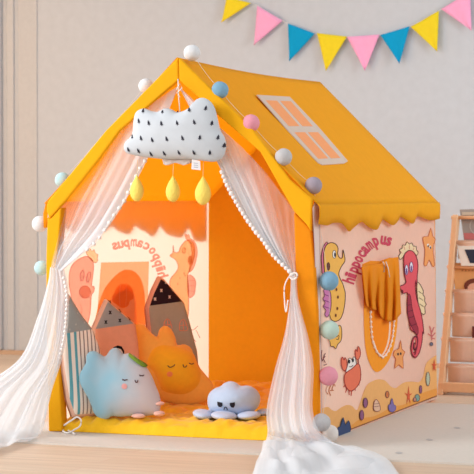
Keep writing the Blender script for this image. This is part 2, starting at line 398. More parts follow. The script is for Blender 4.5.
# window trim pompoms and the tied window curtain
wp = mat((255, 236, 222), .9)
trim = MB(); ring = [(370.5,312),(370.6,317),(370.8,322),(371,327),(371.4,332),(371.9,337),(372.9,342),(374.4,347),(376.6,351.5),(379.5,355),(382.8,357.3),(385.8,355),(388.2,351),(390.2,346),(391.6,341),(392.6,336),(393.2,331),(393.6,326),(394,321)]
RP = [onW(p, .004) for p in ring]
trim.tube(RP, .0025, wp, 6); tp = trim.build('window_trim', tent)
for p in RP:
    q = MB(); q.ball(p, .0058, wp, 8, 6); q.build('pompom', tp)
q = MB(); rows = []
outl = [((361.5,267),(368,265),(375,264.5),(382,262.8),(386,259.5),(392,258),(398,257)),
        ((362.5,275),(368,273),(375,270),(382.5,268),(387,268),(393,267),(399,266)),
        ((364,288),(369,287),(376,285),(382,282),(388,283),(394,284),(399.6,283)),
        ((365.5,299),(370.5,300),(376,300),(382,301),(389,302),(395,301),(400.2,299)),
        ((367,306),(372,309),(378,311),(382,318),(389,321.5),(395,320),(401,313.5))]
R5 = [[V(p) for p in r] for r in outl]
for j in range(25):
    v = j/24; row = []
    for i in range(49):
        u = i/48; p2 = cr([cr(r, u) for r in R5], v)
        d = .012 + .016*math.sin(PI*min(1, .25+v))*(.6+.4*math.sin(u*PI)) + .007*math.sin(u*PI*9 + v*2.2) * (.35+v) - .008*math.exp(-((u-.5)/.07)**2)*(1-v)
        row.append(onW(p2, max(.004, d)))
    rows.append(row)
q.grid(rows, mat((252, 158, 22), .8, tr=.25, bump=.1)); q.build('window_curtain', tent, solid=.002)
q = MB(); q.tube([onW(p, .03) for p in ((383,262),(384.5,266),(384,272))], .003, wp, 6); q.tube([onW(p, .032) for p in ((386,262),(388,268),(389.5,277))], .0025, wp, 6); q.build('tie_ribbon', tent)

# --- left side wall, prints seen from within
XL = -.490
def onL(p, k=0): return hit(p, V((XL + k, 0, 0)), V((1, 0, 0)))
m = MB(); m.grid([[V((XL-.001 + .0*j, -.005+(L+.005)*i/12, .001+(HE+.003)*j/8)) for i in range(13)] for j in range(9)], mat((255, 236, 220), .9, tr=.55))
pr = Printer(m, onL, .0002)
T = 'ink'
SAL = (255, 176, 112); PK = (248, 158, 128)
pr.text('hippocampus', [(159,278),(156,268),(153,258),(148,251),(140,247),(130,246),(112,250)], 14, (240, 130, 106), flip=-1, tr=T)
pr.k = 3
pr.fill([(101,262.5),(149,261.5),(147,330),(141,400),(86,408),(96,330)], (252, 178, 108), 1, T)
pr.fill([(92,345),(96,315),(103,292),(113,278),(124,270),(135,272),(142,282),(145,300),(145,330),(140,370),(120,392),(100,385)], (255, 142, 22), 4, T)
pr.fill([(103,345),(106,318),(112,298),(121,289),(130,288),(135,296),(136.5,312),(135,345),(125,370),(110,370)], (255, 196, 150), 4, T)
pr.fill([(105,345),(108,318),(113.5,300),(121,291.5),(129,290.5),(133.5,298),(134.5,312),(133,345),(124,366),(110,366)], (232, 212, 196), 4, T)
pr.fill([(112,300),(117,287),(125,284),(132,288),(133.5,298),(130,301),(128,306),(122,308),(116,304)], (255, 140, 24), 3, T)
pr.line([(120.5,285),(119.5,295),(120,306)], 1, (255, 176, 90), tr=T); pr.line([(126,285),(126.5,296),(125.5,306)], 1, (255, 170, 80), tr=T)
pr.k = 3
d8 = lambda pts: Z(60, 225, 6.32, pts); OL = (214, 112, 92)
pr.shape(d8([(165,175),(185,145),(200,165),(215,155),(225,180),(240,185),(236,210),(240,225),(222,240),(200,225),(180,200)]), (252, 214, 150), OL, .6, 2, T)
pr.shape(d8([(60,300),(80,250),(120,215),(165,198),(200,215),(212,250),(210,300),(205,340),(200,385),(216,390),(214,420),(200,440),(196,474),(190,560),(170,640),(150,700),(110,680),(80,600),(65,520),(70,450),(58,380)]), PK, OL, .8, 3, T)
pr.ell(*d8([(140,320)])[0], 1.9, 5.5, (252, 232, 232), (226, 130, 150), .8, 8, T); pr.ell(*d8([(180,330)])[0], 1.9, 5.5, (252, 232, 232), (226, 130, 150), .8, 14, T)
pr.ell(85, 292, 5.6, 6.2, PK, OL, .7, tr=T); pr.line([(80,304),(82,310),(80,318)], .6, OL, tr=T)
pr.k = 3
e2 = lambda pts: Z(160, 220, 5.93, pts)
pr.shape(e2([(152,110),(148,80),(160,92),(170,84),(178,108),(200,122),(215,150),(222,190),(214,240),(196,290),(172,310),(180,260),(190,200),(180,140)]), (250, 172, 132), OL, .6, 2, T)
pr.shape(e2([(165,330),(195,335),(212,365),(210,400),(204,440),(180,462),(165,440)]), (250, 164, 140), OL, .6, 2, T)
for q in ([(168,360),(205,358)], [(166,390),(208,390)], [(168,420),(204,425)]): pr.line(e2(q), .5, OL, k=1, tr=T)
pr.shape(e2([(78,150),(84,190),(110,190),(122,160),(150,125),(180,120),(204,150),(206,200),(196,250),(178,295),(164,330),(168,400),(170,474),(168,560),(150,640),(120,600),(90,500),(60,400),(62,350),(95,310),(108,275),(92,235),(58,212),(76,195)]), (252, 190, 104), OL, .8, 3, T)
pr.ell(*e2([(142,180)])[0], 1.6, 3, (252, 240, 220), OL, .6, tr=T); pr.ell(*e2([(178,238)])[0], 1.9, 4.4, (234, 152, 92), OL, .5, tr=T)
for q in ((143,318),(118,345),(105,380),(150,330)): pr.ell(*e2([q])[0], .7, 1.1, (220, 130, 80), tr=T)
for q in ([(187,322),(192,330),(198,326)], [(190,335),(196,342)], [(186,345),(190,352)], [(196,330),(200,338)]): pr.line(q, .7, (232, 150, 116), tr=T)
m.build('side_wall', tent)
# --- back wall
m = MB()
m.poly([V((-.4915, L-.004, .001)), V((.4995, L-.004, .001)), V((HW+.003, L-.004, HE-.004)), V((HW+.009, L-.004, HE-.002)), V((0, L-.004, HR)), V((-HW-.009, L-.004, HE-.002)), V((-HW-.003, L-.004, HE-.004))], mat((255, 174, 30), .9, tr=.3, bump=.1))
m.build('back_wall', tent)
# --- front band and corner sleeves
bandm = mat(YEL, .8, tr=.12, bump=.15, bs=25)
def slab(px, y0, y1, name, mt, bevel=.006):
    P = [onY(p, y0) for p in px]
    q = MB(); q.prism(P, (0, y1-y0, 0), mt); return q.build(name, tent, bevel=bevel)
slab([(178,57),(178.5,80),(120,130),(98,160),(66,200),(49,219),(46.5,212),(47,202),(106,130)], -.022, -.002, 'gable_band', bandm)
slab([(178.2,57),(215,93),(252,129),(290,180),(312,199),(311,232),(305.6,224),(294,212),(260,152),(214,112),(178.7,80)], -.022, -.002, 'gable_band', bandm)
slab([(47.2,217),(50,219),(61,207),(58.5,240),(56,262),(57,330),(62,431.5),(48.5,431.5),(46,300),(46,255)], -.018, .03, 'corner_sleeve', bandm)
slab([(293.5,212),(305.6,224.5),(311,231),(314,260),(317,310),(318.6,380),(319.4,442.5),(303,442),(301,360),(298.5,300),(295,260)], -.018, .006, 'corner_sleeve', mat((255, 160, 14), .85, tr=.2, bump=.15))
polm = mat((238, 230, 220), .4)
for x, y in ((-.472, .045), (.474, .03)):
    q = MB(); q.tube([(x, y, .001), (x*.985, y, HE-.02)], .009, polm, 12); q.build('pole', tent)

# ================================================================== quilted cushion mat inside
m = MB(); NX, NY = 110, 110; top = []
qm = mat((255, 196, 24), .8, bump=.6, bs=30, sheen=.2)
X0, X1, Y0, Y1, H = -.455, .455, -.005, 1.49, .048
def prof(t):  # rounded edge 0..1..0
    e = min(t, 1-t)/.05; return 1 if e >= 1 else math.sqrt(max(0, 1-(1-e)**2))
for j in range(NY+1):
    v = j/NY; v = (1 - math.cos(PI*v))/2*.5 + v*.5; row = []
    for i in range(NX+1):
        u = i/NX; u = (1 - math.cos(PI*u))/2*.5 + u*.5
        x = X0 + (X1-X0)*u; y = Y0 + (Y1-Y0)*v
        k = prof(u)**.6*prof(v)**.6
        qx = abs(math.sin((x+.02)*PI/.105)); qy = abs(math.sin(y*PI/.14))
        h = .74 + .26*min(1, (qx*qy)**.35)
        n = .010*noise.noise(V((x*14, y*12, 2))) + .013*noise.noise(V((x*34, y*26, 5)))
        row.append(V((x + .004*noise.noise(V((y*9, 3, x))), y, max(.003, .004 + (H*h + n)*k))))
    top.append(row)
m.grid(top, qm); m.grid([[V((p.x, p.y, .001)) for p in r] for r in top], qm)
per = top[0] + [r[-1] for r in top[1:]] + top[-1][-2::-1] + [r[0] for r in top[-2:0:-1]]; n = len(per)
m.add(per + [V((p.x, p.y, .001)) for p in per], [(i, (i+1) % n, (i+1) % n + n, i + n) for i in range(n)], qm)
tag(m.build('quilted_mat'), 'yellow quilted cushion mat covering the floor inside the tent', 'mat')

# ================================================================== cushions
class Puffy:
    """stuffed shape: outline in photo coordinates laid on its own leaning plane"""
    def __init__(s, px, base, z0, phi, lean, T, k=2.2, e=.5, N=96, sm=True, Tb=None):
        s.o = onZ(base, z0); f = math.radians(phi); l = math.radians(lean)
        s.u = V((math.cos(f), math.sin(f), 0)); h = V((math.sin(f), -math.cos(f), 0))
        s.n = (h*math.cos(l) + V((0, 0, 1))*math.sin(l)).normalized(); s.v = s.n.cross(s.u)
        if s.v.z < 0: s.v = -s.v
        s.T = T; s.Tb = Tb if Tb is not None else T; s.k = k; s.e = e
        q = [s.loc(p) for p in px]
        q = [cr(q, i/N, True) for i in range(N)] if sm else q
        le = [0]
        for i in range(len(q)): le.append(le[-1] + (q[(i+1) % len(q)] - q[i]).length)
        out = []; j = 0
        for i in range(N):
            t = le[-1]*i/N
            while le[j+1] < t: j += 1
            a, b = q[j], q[(j+1) % len(q)]; out.append(a.lerp(b, (t-le[j])/max(1e-9, le[j+1]-le[j])))
        s.out = out; s.c = sum(out, V((0, 0)))/N; s.fin(k < 5)
        s.M = Matrix((s.u, -s.n, s.v)).transposed()
    def fin(s, on=True):
        N = len(s.out); W = N//9
        s.sm = [sum((s.out[(i+d) % N] for d in range(-W, W+1)), V((0, 0)))/(2*W+1) for i in range(N)] if on else s.out
    def ring(s, i, r):
        w = r**2.6; return s.c + ((s.sm[i]-s.c)*(1-w) + (s.out[i]-s.c)*w)*r
    def plane(s, p): return hit(p, s.o, s.n)
    def loc(s, p): d = s.plane(p) - s.o; return V((d.dot(s.u), d.dot(s.v)))
    def w(s, q, h): return s.o + s.u*q.x + s.v*q.y + s.n*h
    def hgt(s, q):
        d = q - s.c; L0 = d.length
        if L0 < 1e-6: return s.T
        dn = d/L0
        def cast(O):
          best = 1e9
          for i in range(len(O)):
            a, b = O[i] - s.c, O[(i+1) % len(O)] - s.c; ab = b - a
            det = dn.x*(-ab.y) + dn.y*ab.x
            if abs(det) < 1e-12: continue
            t = (a.x*(-ab.y) + a.y*ab.x)/det; w = (dn.x*a.y - dn.y*a.x)/det
            if t > 0 and -1e-6 <= w <= 1+1e-6: best = min(best, t)
          return best
        Ra, Rb = cast(s.out), cast(s.sm); r = min(1, L0/Ra)
        for _ in range(12): r = min(1, .5*r + .5*L0/(Rb*(1-r**2.6) + Ra*r**2.6)); return s.T*(1 - r**s.k)**s.e
    def mesh(s, mf, ms=None, puff=.02, side=None):
        """mf front material or function(local) -> material"""
        q = MB(); N = len(s.out); R = 14; ff = mf if callable(mf) else (lambda p: mf)
        for sg, T in ((1, s.T), (-1, s.Tb)):
            vs = [s.w(s.c, T*sg)]
            for j in range(1, R+1):
                r = math.sin(PI/2*j/R)
                for i in range(N):
                    pp = s.ring(i, r); hh = T*(1 - r**s.k)**s.e if j < R else 0
                    hh *= 1 + puff*noise.noise(V((pp.x*25, pp.y*25, sg)))
                    vs.append(s.w(pp, sg*hh))
            fs = [(0, 1+i, 1+(i+1) % N) for i in range(N)] + [(1+(j-1)*N+i, 1+j*N+i, 1+j*N+(i+1) % N, 1+(j-1)*N+(i+1) % N) for j in range(1, R) for i in range(N)]
            b = len(q.v); q.v += vs
            for f in fs:
                c = sum((vs[i] for i in f), V((0, 0, 0)))/len(f) - s.o
                g = ff(V((c.dot(s.u), c.dot(s.v)))) if sg > 0 or ms is None else ms
                q.f.append([b+i for i in f]); q.m.append(q.mi(g)); q.sm.append(True)
        return q
    def pt(s, p, off=.002): l = s.loc(p) if not isinstance(p, V) else p; return s.w(l, s.hgt(l) + off)
    def stroke(s, q, px, r, mt, k=4):
        P = smooth(px, k, False) if len(px) > 2 else [V(px[0]).lerp(V(px[1]), t/4) for t in range(5)]
        q.tube([s.pt(tuple(p), r*.4) for p in P], r, mt, 6)
    def patch(s, q, px, mt, k=1, off=.0018):
        """filled mark following the surface"""
        P = [s.loc(tuple(p)) for p in (smooth(px, k) if k > 1 else [V(p) for p in px])]; c = sum(P, V((0, 0)))/len(P); n = len(P)
        vs = [s.pt(c, off)] + [s.pt(c.lerp(p, .5), off) for p in P] + [s.pt(p, off*.6) for p in P]
        q.add(vs, [(0, 1+i, 1+(i+1) % n) for i in range(n)] + [(1+i, 1+n+i, 1+n+(i+1) % n, 1+(i+1) % n) for i in range(n)], mt)
    def root(s, name, label, cat, group=None): return empty(name, label, cat, s.o, s.M, group)
def ellp(x, y, rx, ry, rot=0, n=14):
    a = math.radians(rot)
    return [(x + rx*math.cos(t)*math.cos(a) - ry*math.sin(t)*math.sin(a), y + rx*math.cos(t)*math.sin(a) + ry*math.sin(t)*math.cos(a)) for t in [2*PI*i/n for i in range(n)]]

def stripe_mat(o0):
    """thin grey stripes with two wide teal ones at one side, running up the cushion"""
    m = bpy.data.materials.new('striped_cloth'); m.use_nodes = True; nt = m.node_tree; b = nt.nodes['Principled BSDF']
    tc = nt.nodes.new('ShaderNodeTexCoord'); sp = nt.nodes.new('ShaderNodeSeparateXYZ'); nt.links.new(tc.outputs['Object'], sp.inputs[0])
    rp = nt.nodes.new('ShaderNodeValToRGB'); rp.color_ramp.interpolation = 'CONSTANT'
    mr = nt.nodes.new('ShaderNodeMapRange'); mr.inputs[1].default_value = o0[0]; mr.inputs[2].default_value = o0[1]
    nt.links.new(sp.outputs['X'], mr.inputs[0]); nt.links.new(mr.outputs[0], rp.inputs[0])
    W, TE, G = lin((250, 232, 218)), lin((98, 166, 178)), lin((150, 124, 116))
    el = rp.color_ramp.elements; el[0].position = 0; el[0].color = W; el[1].position = .12; el[1].color = TE
    for p, c in ((.19, W), (.27, TE), (.33, W)): e = el.new(p); e.color = c
    x = .39
    while x < .98: e = el.new(x); e.color = G; e = el.new(x+.026); e.color = W; x += .088
    nt.links.new(rp.outputs[0], b.inputs['Base Color']); b.inputs['Roughness'].default_value = .9
    return m
def house(px_body, px_roof, base, phi, lean, T, bm, rm, sm_, label, marks=None):
    P = Puffy(px_body, base, .05, phi, lean, T, k=9, e=.42, sm=False, Tb=T)
    # split line: the eave of the cushion roof
    ea, eb = P.loc(px_roof[0]), P.loc(px_roof[1])
    def above(l): return (eb.x-ea.x)*(l.y-ea.y) - (eb.y-ea.y)*(l.x-ea.x) > 0
    r = P.root('house_cushion', label, 'cushion')
    q = P.mesh(bm, sm_, puff=.03)
    for nm, keep, mt in (('cushion_body', False, bm), ('cushion_roof', True, rm)):
        me = MB(); me.v = list(q.v); me.mats = [mt, sm_]
        bmm = bmesh.new(); vv = [bmm.verts.new(v) for v in q.v]
        for f, mi in zip(q.f, q.m):
            try: g = bmm.faces.new([vv[i] for i in f]); g.material_index = 0
            except ValueError: pass
        bmesh.ops.remove_doubles(bmm, verts=bmm.verts, dist=1e-5)
        p0 = P.w(ea, 0); no = P.n.cross(P.w(eb, 0) - p0).normalized()
        if no.dot(P.v) < 0: no = -no
        bmesh.ops.bisect_plane(bmm, geom=bmm.verts[:]+bmm.edges[:]+bmm.faces[:], plane_co=p0, plane_no=no, clear_inner=keep, clear_outer=not keep)
        bmm.verts.ensure_lookup_table(); bmm.verts.index_update()
        me = MB(); me.v = [v.co.copy() for v in bmm.verts]; me.mats = [mt, sm_]
        for f in bmm.faces:
            c = f.calc_center_median(); me.f.append([v.index for v in f.verts]); me.sm.append(True)
            l = V(((c-P.o).dot(P.u), (c-P.o).dot(P.v)))
            me.m.append(0 if (c-P.o).dot(P.n) > -P.T*.9*0 + P.T*.62 else 1)
        bmm.free()
        if keep and marks: marks(P, me)
        ob = me.build(nm, r, local=False)
        if keep: roof = ob
        else: body = ob
    return P, r, body, roof
def cross(P, q, x, y, s, mt):
    for a in (35, -35):
        a = math.radians(a+90); d = V((math.cos(a)*s, math.sin(a)*s*1.1)); n = V((-math.sin(a), math.cos(a)))*s*.28
        c = V((x, y)); P.patch(q, [c-d-n, c+d-n, c+d+n, c-d+n], mt)
side = mat((236, 190, 168), .9)
# striped house, front left
stm = stripe_mat((-.115, .115))
P1, h1, hb, hr = house([(67,293.5),(78,312),(91,329),(98,348),(104,378),(106,412),(90,417),(72,418),(66,400),(61,370),(59,352),(59.5,322)], [(59,334.5),(92,329)], (86, 416), 52, 7, .03, stm, mat((164, 168, 166), .9), side, 'tall cushion like a house, striped body under a grey dotted roof, against left corner', lambda P, q: [P.patch(q, [(x, y-1.6), (x+.8, y+.8), (x-.8, y+.8)], mat((204, 200, 190))) for x, y in ((66,305),(74,313.5),(63,318),(72,325),(81,323),(66,330))])
P1w = [p.x for p in P1.out]
stm.node_tree.nodes['Map Range'].inputs[1].default_value = min(P1w); stm.node_tree.nodes['Map Range'].inputs[2].default_value = max(P1w)
# peach house in the middle
P2, h2, hb, hr = house([(105,299),(119,311),(134,323.5),(137,345),(139,372),(140,396),(118,400),(97,402),(95,372),(92.5,350),(91.5,329),(98,314)], [(92,329.5),(134,323.5)], (119, 407.5), 52, 7, .028, mat((244, 178, 148), .9), mat((164, 172, 176), .9), mat((240, 214, 196), .9), 'peach house cushion with grey roof of black crosses, behind the blue plush', lambda P, q: [cross(P, q, x, y, 1.9, mat((28, 24, 28), .8)) for x, y in ((106.7,313),(102.4,322.6),(116.3,321),(118.5,311),(109,302),(127.5,319))])
q = MB(); P2.patch(q, [(107.5,372),(107.5,352),(110,347.5),(114,345.8),(118,347),(120.5,351),(120.5,372)], mat((30, 24, 26), .8)); P2.patch(q, [(109.5,371),(109.5,353),(111.5,349.8),(114,348.8),(117,349.6),(118.8,352.5),(118.8,371)], mat((232, 222, 214), .8), off=.003); q.build('arched_window_print', hb)
# grey-brown house at the back
P3, h3, hb, hr = house([(157.8,276),(163,279),(172,290),(182.5,302),(189,325),(196,352),(199,391),(176,393),(154,392),(151,360),(147.5,330),(145,307),(151,290)], [(144.5,306.5),(182,301.5)], (177, 396.5), 46, 6, .035, mat((176, 182, 172), .9), mat((44, 30, 44), .9), mat((238, 196, 178), .9), 'tall grey house cushion with black roof of white crosses, behind the orange plush', lambda P, q: [cross(P, q, x, y, 1.6, mat((240, 226, 220), .8)) for x, y in ((158,291),(163,283),(152,299.5),(166,297.5),(170.7,290))])
pk = mat((240, 168, 138), .8)
for (x, y) in ((164, 325), (179.5, 325.5)):
    q = MB()
    for pts in ([(x-3.6,y+5.5),(x-3.6,y-1),(x-1.5,y-5),(x+1,y-5.2),(x+3,y-1.5),(x+4,y+5),(x-3.6,y+5.5)], [(x-3.4,y+.5),(x+3.4,y)], [(x-.2,y-5),(x+.4,y+5)]):
        P3.stroke(q, pts, .0016, pk)
    q.build('printed_window', hb)

# blue plush
e5 = lambda pts: Z(75, 340, 5.267, pts)
PB = Puffy(e5([(58,120),(60,82),(80,60),(112,60),(145,82),(165,84),(185,52),(215,40),(238,55),(252,74),(290,70),(330,95),(375,140),(405,190),(425,240),(445,290),(452,340),(440,385),(400,397),(340,400),(280,402),(230,404),(196,400),(170,416),(130,412),(100,385),(88,350),(72,312),(50,272),(28,230),(22,190),(38,155)]), (122, 417.5), .052, 16, 8, .06, k=2.0, e=.62)
r = PB.root('plush_toy', 'pale blue lobed plush toy with sleeping face and a green leaf, at left front', 'plush toy')
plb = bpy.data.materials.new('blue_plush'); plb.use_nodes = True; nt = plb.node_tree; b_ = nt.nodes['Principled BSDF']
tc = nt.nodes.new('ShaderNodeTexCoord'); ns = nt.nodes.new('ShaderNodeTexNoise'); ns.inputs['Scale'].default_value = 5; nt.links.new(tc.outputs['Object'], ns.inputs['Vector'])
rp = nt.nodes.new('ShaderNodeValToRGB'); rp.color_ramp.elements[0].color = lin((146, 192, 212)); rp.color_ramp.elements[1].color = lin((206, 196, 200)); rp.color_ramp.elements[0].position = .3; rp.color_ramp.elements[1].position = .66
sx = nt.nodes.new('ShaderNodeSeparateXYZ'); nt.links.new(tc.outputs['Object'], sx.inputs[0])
ma = nt.nodes.new('ShaderNodeMath'); ma.operation = 'MULTIPLY_ADD'; ma.inputs[1].default_value = 1.7; nt.links.new(sx.outputs['X'], ma.inputs[0]); nt.links.new(ns.outputs['Fac'], ma.inputs[2])  # grey-pink towards the right is orange bounce light painted into the plush colour
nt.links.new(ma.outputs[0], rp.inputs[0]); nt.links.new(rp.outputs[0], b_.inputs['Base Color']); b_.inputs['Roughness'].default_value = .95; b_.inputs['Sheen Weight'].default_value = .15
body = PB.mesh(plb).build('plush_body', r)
ln = mat((92, 60, 60), .8)
q = MB()
PB.stroke(q, e5([(262,210),(272,215),(288,212)]), .0018, ln)
for a_, b2 in (((266,212),(262,217)), ((274,214),(272,220))): PB.stroke(q, e5([a_, b2]), .0012, ln)
q.build('closed_eye', body)
q = MB(); PB.stroke(q, e5([(346,186),(357,191),(369,187)]), .0018, ln)
for a_, b2 in (((352,189),(350,194)), ((362,189),(364,194))): PB.stroke(q, e5([a_, b2]), .0012, ln)
q.build('closed_eye', body)
q = MB(); PB.stroke(q, e5([(325,214),(330,226),(338,224),(340,214)]), .0017, ln); q.build('mouth', body)
q = MB(); PB.patch(q, e5(ellp(272, 248, 15, 15)), mat((236, 168, 164))); q.build('cheek', body)['label'] = 'pink cheek'
q = MB(); PB.patch(q, e5([(285,72),(300,78),(330,100),(360,118),(382,134),(374,144),(350,136),(318,112),(292,90)]), mat((126, 160, 60)), k=2, off=.012); q.build('leaf', r, solid=.004)['label'] = 'green leaf'
ft = mat((236, 184, 168), .95, sheen=.3)
for p_, rx, ry, h_ in (((340,401), 38, 12, .03), ((447,388), 30, 14, .02), ((450,335), 22, 10, .01)):
    c = PB.w(PB.loc(e5([p_])[0]), h_); q = MB(); q.ball(c, (rx/5.267/290, .022, ry/5.267/290), ft, 16, 10); q.build('foot', r)

# orange plush
g6 = lambda pts: Z(125, 315, 4.99, pts)
PF = Puffy(g6([(28,150),(30,95),(58,45),(92,48),(125,82),(158,110),(172,72),(200,52),(232,72),(252,112),(262,150),(300,146),(335,172),(348,228),(396,290),(438,345),(436,398),(395,432),(330,446),(260,446),(195,430),(165,405),(100,310),(55,225)]), (178, 403.5), .052, 20, 14, .05, k=2.2, e=.6)
r = PF.root('plush_toy', 'orange flower-shaped plush toy with round sleeping face, against the grey house cushion', 'plush toy')
PF.mesh(mat((255, 190, 86), .95, sheen=.3)).build('petals', r)
PD = Puffy(g6([(98,250),(104,200),(130,155),(180,138),(245,150),(300,166),(340,190),(362,240),(385,290),(385,350),(350,390),(300,410),(230,405),(180,385),(158,330),(122,280)]), (178, 403.5), .052, 20, 14, .085, k=2.4, e=.55, Tb=.0)
body = PD.mesh(mat((255, 192, 42), .95, sheen=.2)).build('face_disc', r)
q = MB(); PD.stroke(q, g6([(218,270),(230,279),(248,272),(254,265)]), .0018, ln); q.build('closed_eye', body); q = MB(); PD.stroke(q, g6([(322,254),(334,258),(345,252)]), .0018, ln); q.build('closed_eye', body)
q = MB(); PD.stroke(q, g6([(293,264),(298,276),(306,276),(312,268)]), .0017, ln); q.build('mouth', body)
q = MB(); PD.patch(q, g6(ellp(228, 312, 15, 13)), mat((250, 150, 90))); q.build('cheek', body)

# grumpy pale-blue octopus plush
h7 = lambda pts: Z(190, 370, 5.925, pts)
PO = Puffy(h7([(104,200),(108,150),(138,114),(180,96),(205,76),(240,66),(275,76),(302,94),(345,92),(388,112),(414,150),(414,195),(388,236),(340,264),(285,276),(220,266),(160,258),(120,240)]), (228, 417), .052, 19, 8, .085, k=2.0, e=.5)
r = PO.root('plush_toy', 'pale blue octopus plush toy with grumpy face, on the quilted mat front', 'plush toy')
ob = mat((188, 208, 236), .95, sheen=.3, bump=.05)
body = PO.mesh(ob).build('head', r)
for (x, y), rx, ry, a_, dp in (((80,268), 64, 27, 10, .02), ((205,286), 78, 27, 4, .06), ((350,286), 72, 26, -4, .045), ((430,262), 45, 24, -10, -.05), ((140,255), 50, 24, 0, -.05)):
    c = PO.w(PO.loc(h7([(x, y)])[0]), dp); c.z = max(c.z, .050 + .85*ry/5.925/290)
    q = MB(); q.ball(c, (rx/5.925/290, .055, ry/5.925/290), mat((198, 210, 236), .95, sheen=.2), 20, 12, Matrix.Rotation(math.radians(a_), 3, 'Y') @ Matrix.Rotation(math.radians(19), 3, 'Z'))
    q.build('tentacle', r)
q = MB(); ek = mat((34, 34, 44), .5); PO.patch(q, h7([(166,192),(196,198),(197,214),(188,224),(174,222),(166,210)]), ek); q.build('eye', body); q = MB(); PO.patch(q, h7([(240,200),(270,196),(271,214),(262,228),(248,226),(240,214)]), ek); q.build('eye', body)
q = MB(); PO.stroke(q, h7([(205,238),(208,228),(215,224),(222,230),(224,239)]), .0017, ek); q.build('mouth', body)

# ================================================================== hanging cloud
k5 = lambda pts: Z(110, 70, 3.95, pts)
class Flat(Puffy): pass
cy = -.075
def cloudbase():
    p = onY((176, 161), cy); return p
cb = cloudbase()
PC = Puffy.__new__(Puffy)
def init_at(S, px, o, phi, lean, T, k, e, N=110):
    S.o = o; f = math.radians(phi); l = math.radians(lean)
    S.u = V((math.cos(f), math.sin(f), 0)); h = V((math.sin(f), -math.cos(f), 0))
    S.n = (h*math.cos(l) + V((0, 0, 1))*math.sin(l)).normalized(); S.v = -S.n.cross(S.u) if S.n.cross(S.u).z < 0 else S.n.cross(S.u)
    S.T = S.Tb = T; S.k = k; S.e = e; q = [S.loc(p) for p in px]; q = [cr(q, i/300, True) for i in range(300)]
    le = [0]
    for i in range(300): le.append(le[-1] + (q[(i+1) % 300] - q[i]).length)
    S.out = []; j = 0
    for i in range(N):
        t = le[-1]*i/N
        while le[j+1] < t: j += 1
        S.out.append(q[j].lerp(q[(j+1) % 300], (t-le[j])/max(1e-9, le[j+1]-le[j])))
    S.c = sum(S.out, V((0, 0)))/N; S.fin(); S.M = Matrix((S.u, -S.n, S.v)).transposed()
init_at(PC, k5([(55,312),(60,286),(84,262),(92,235),(94,200),(104,166),(132,152),(168,163),(192,164),(214,152),(240,154),(266,167),(298,160),(322,144),(342,116),(370,110),(398,126),(414,152),(424,190),(436,238),(454,268),(458,310),(446,344),(415,362),(370,359),(325,354),(278,352),(230,353),(180,349),(130,343),(92,336),(66,328)]), cb, 4, 0, .05, 2.3, .5)
r = PC.root('cloud_cushion', 'white cloud cushion with small black tree marks hanging under the gable', 'cushion')
q = PC.mesh(mat((208, 215, 223), .9, bump=.08, bs=25))
for x, y in ((137,160),(215,163),(325,157),(387,151),(124,202),(168,210),(220,212),(282,210),(348,207),(411,210),(95,262),(137,270),(184,277),(242,273),(304,270),(370,267),(435,266),(80,315),(123,320),(172,332),(226,330),(285,327),(344,327),(405,327),(272,169),(455,297)):
    tl = -.25 if x < 360 else .1
    pts = [(0,-11),(6,0),(4,1),(8,7),(1.5,7),(1.5,11),(-1.5,11),(-1.5,7),(-8,7),(-4,1),(-6,0)]
    PC.patch(q, k5([(x + px*.8 - py*tl, y + py) for px, py in pts]), mat((52, 52, 66), .8))
body = q.build('cloud_body', r)
q = MB(); q.prism([PC.w(PC.loc(p), .01) for p in k5([(328,352),(360,360),(362,396),(326,392)])], PC.n*.002, mat((236, 234, 236))); 
for i, y in enumerate((366, 374, 382)): q.prism([PC.w(PC.loc(p), .0125) for p in k5([(335,y),(352,y+2),(352,y+5),(335,y+3)])], PC.n*.0005, mat((190, 190, 200)))
q.build('care_tag', r)
q = MB(); rows = [[PC.w(PC.loc(k5([(205 + i*11.5, 346 + j*5 + 5*math.sin(i*1.1))])[0]), -.01 + .006*math.sin(i*2+j)) for i in range(11)] for j in range(6)]
q.grid(rows, mat((244, 232, 226), tr=.2)); q.build('fabric_strip', r, solid=.002)
q = MB(); q.tube([onY(p, cy+.03) for p in ((178,79),(178.5,95),(180,112))], .0018, mat((250, 244, 236)), 6); q.tube([onY(p, cy+.02) for p in ((176,90),(180,84),(182,88),(177,93),(180,97))], .0018, mat((250, 244, 236)), 6); q.build('hanging_cord', r)

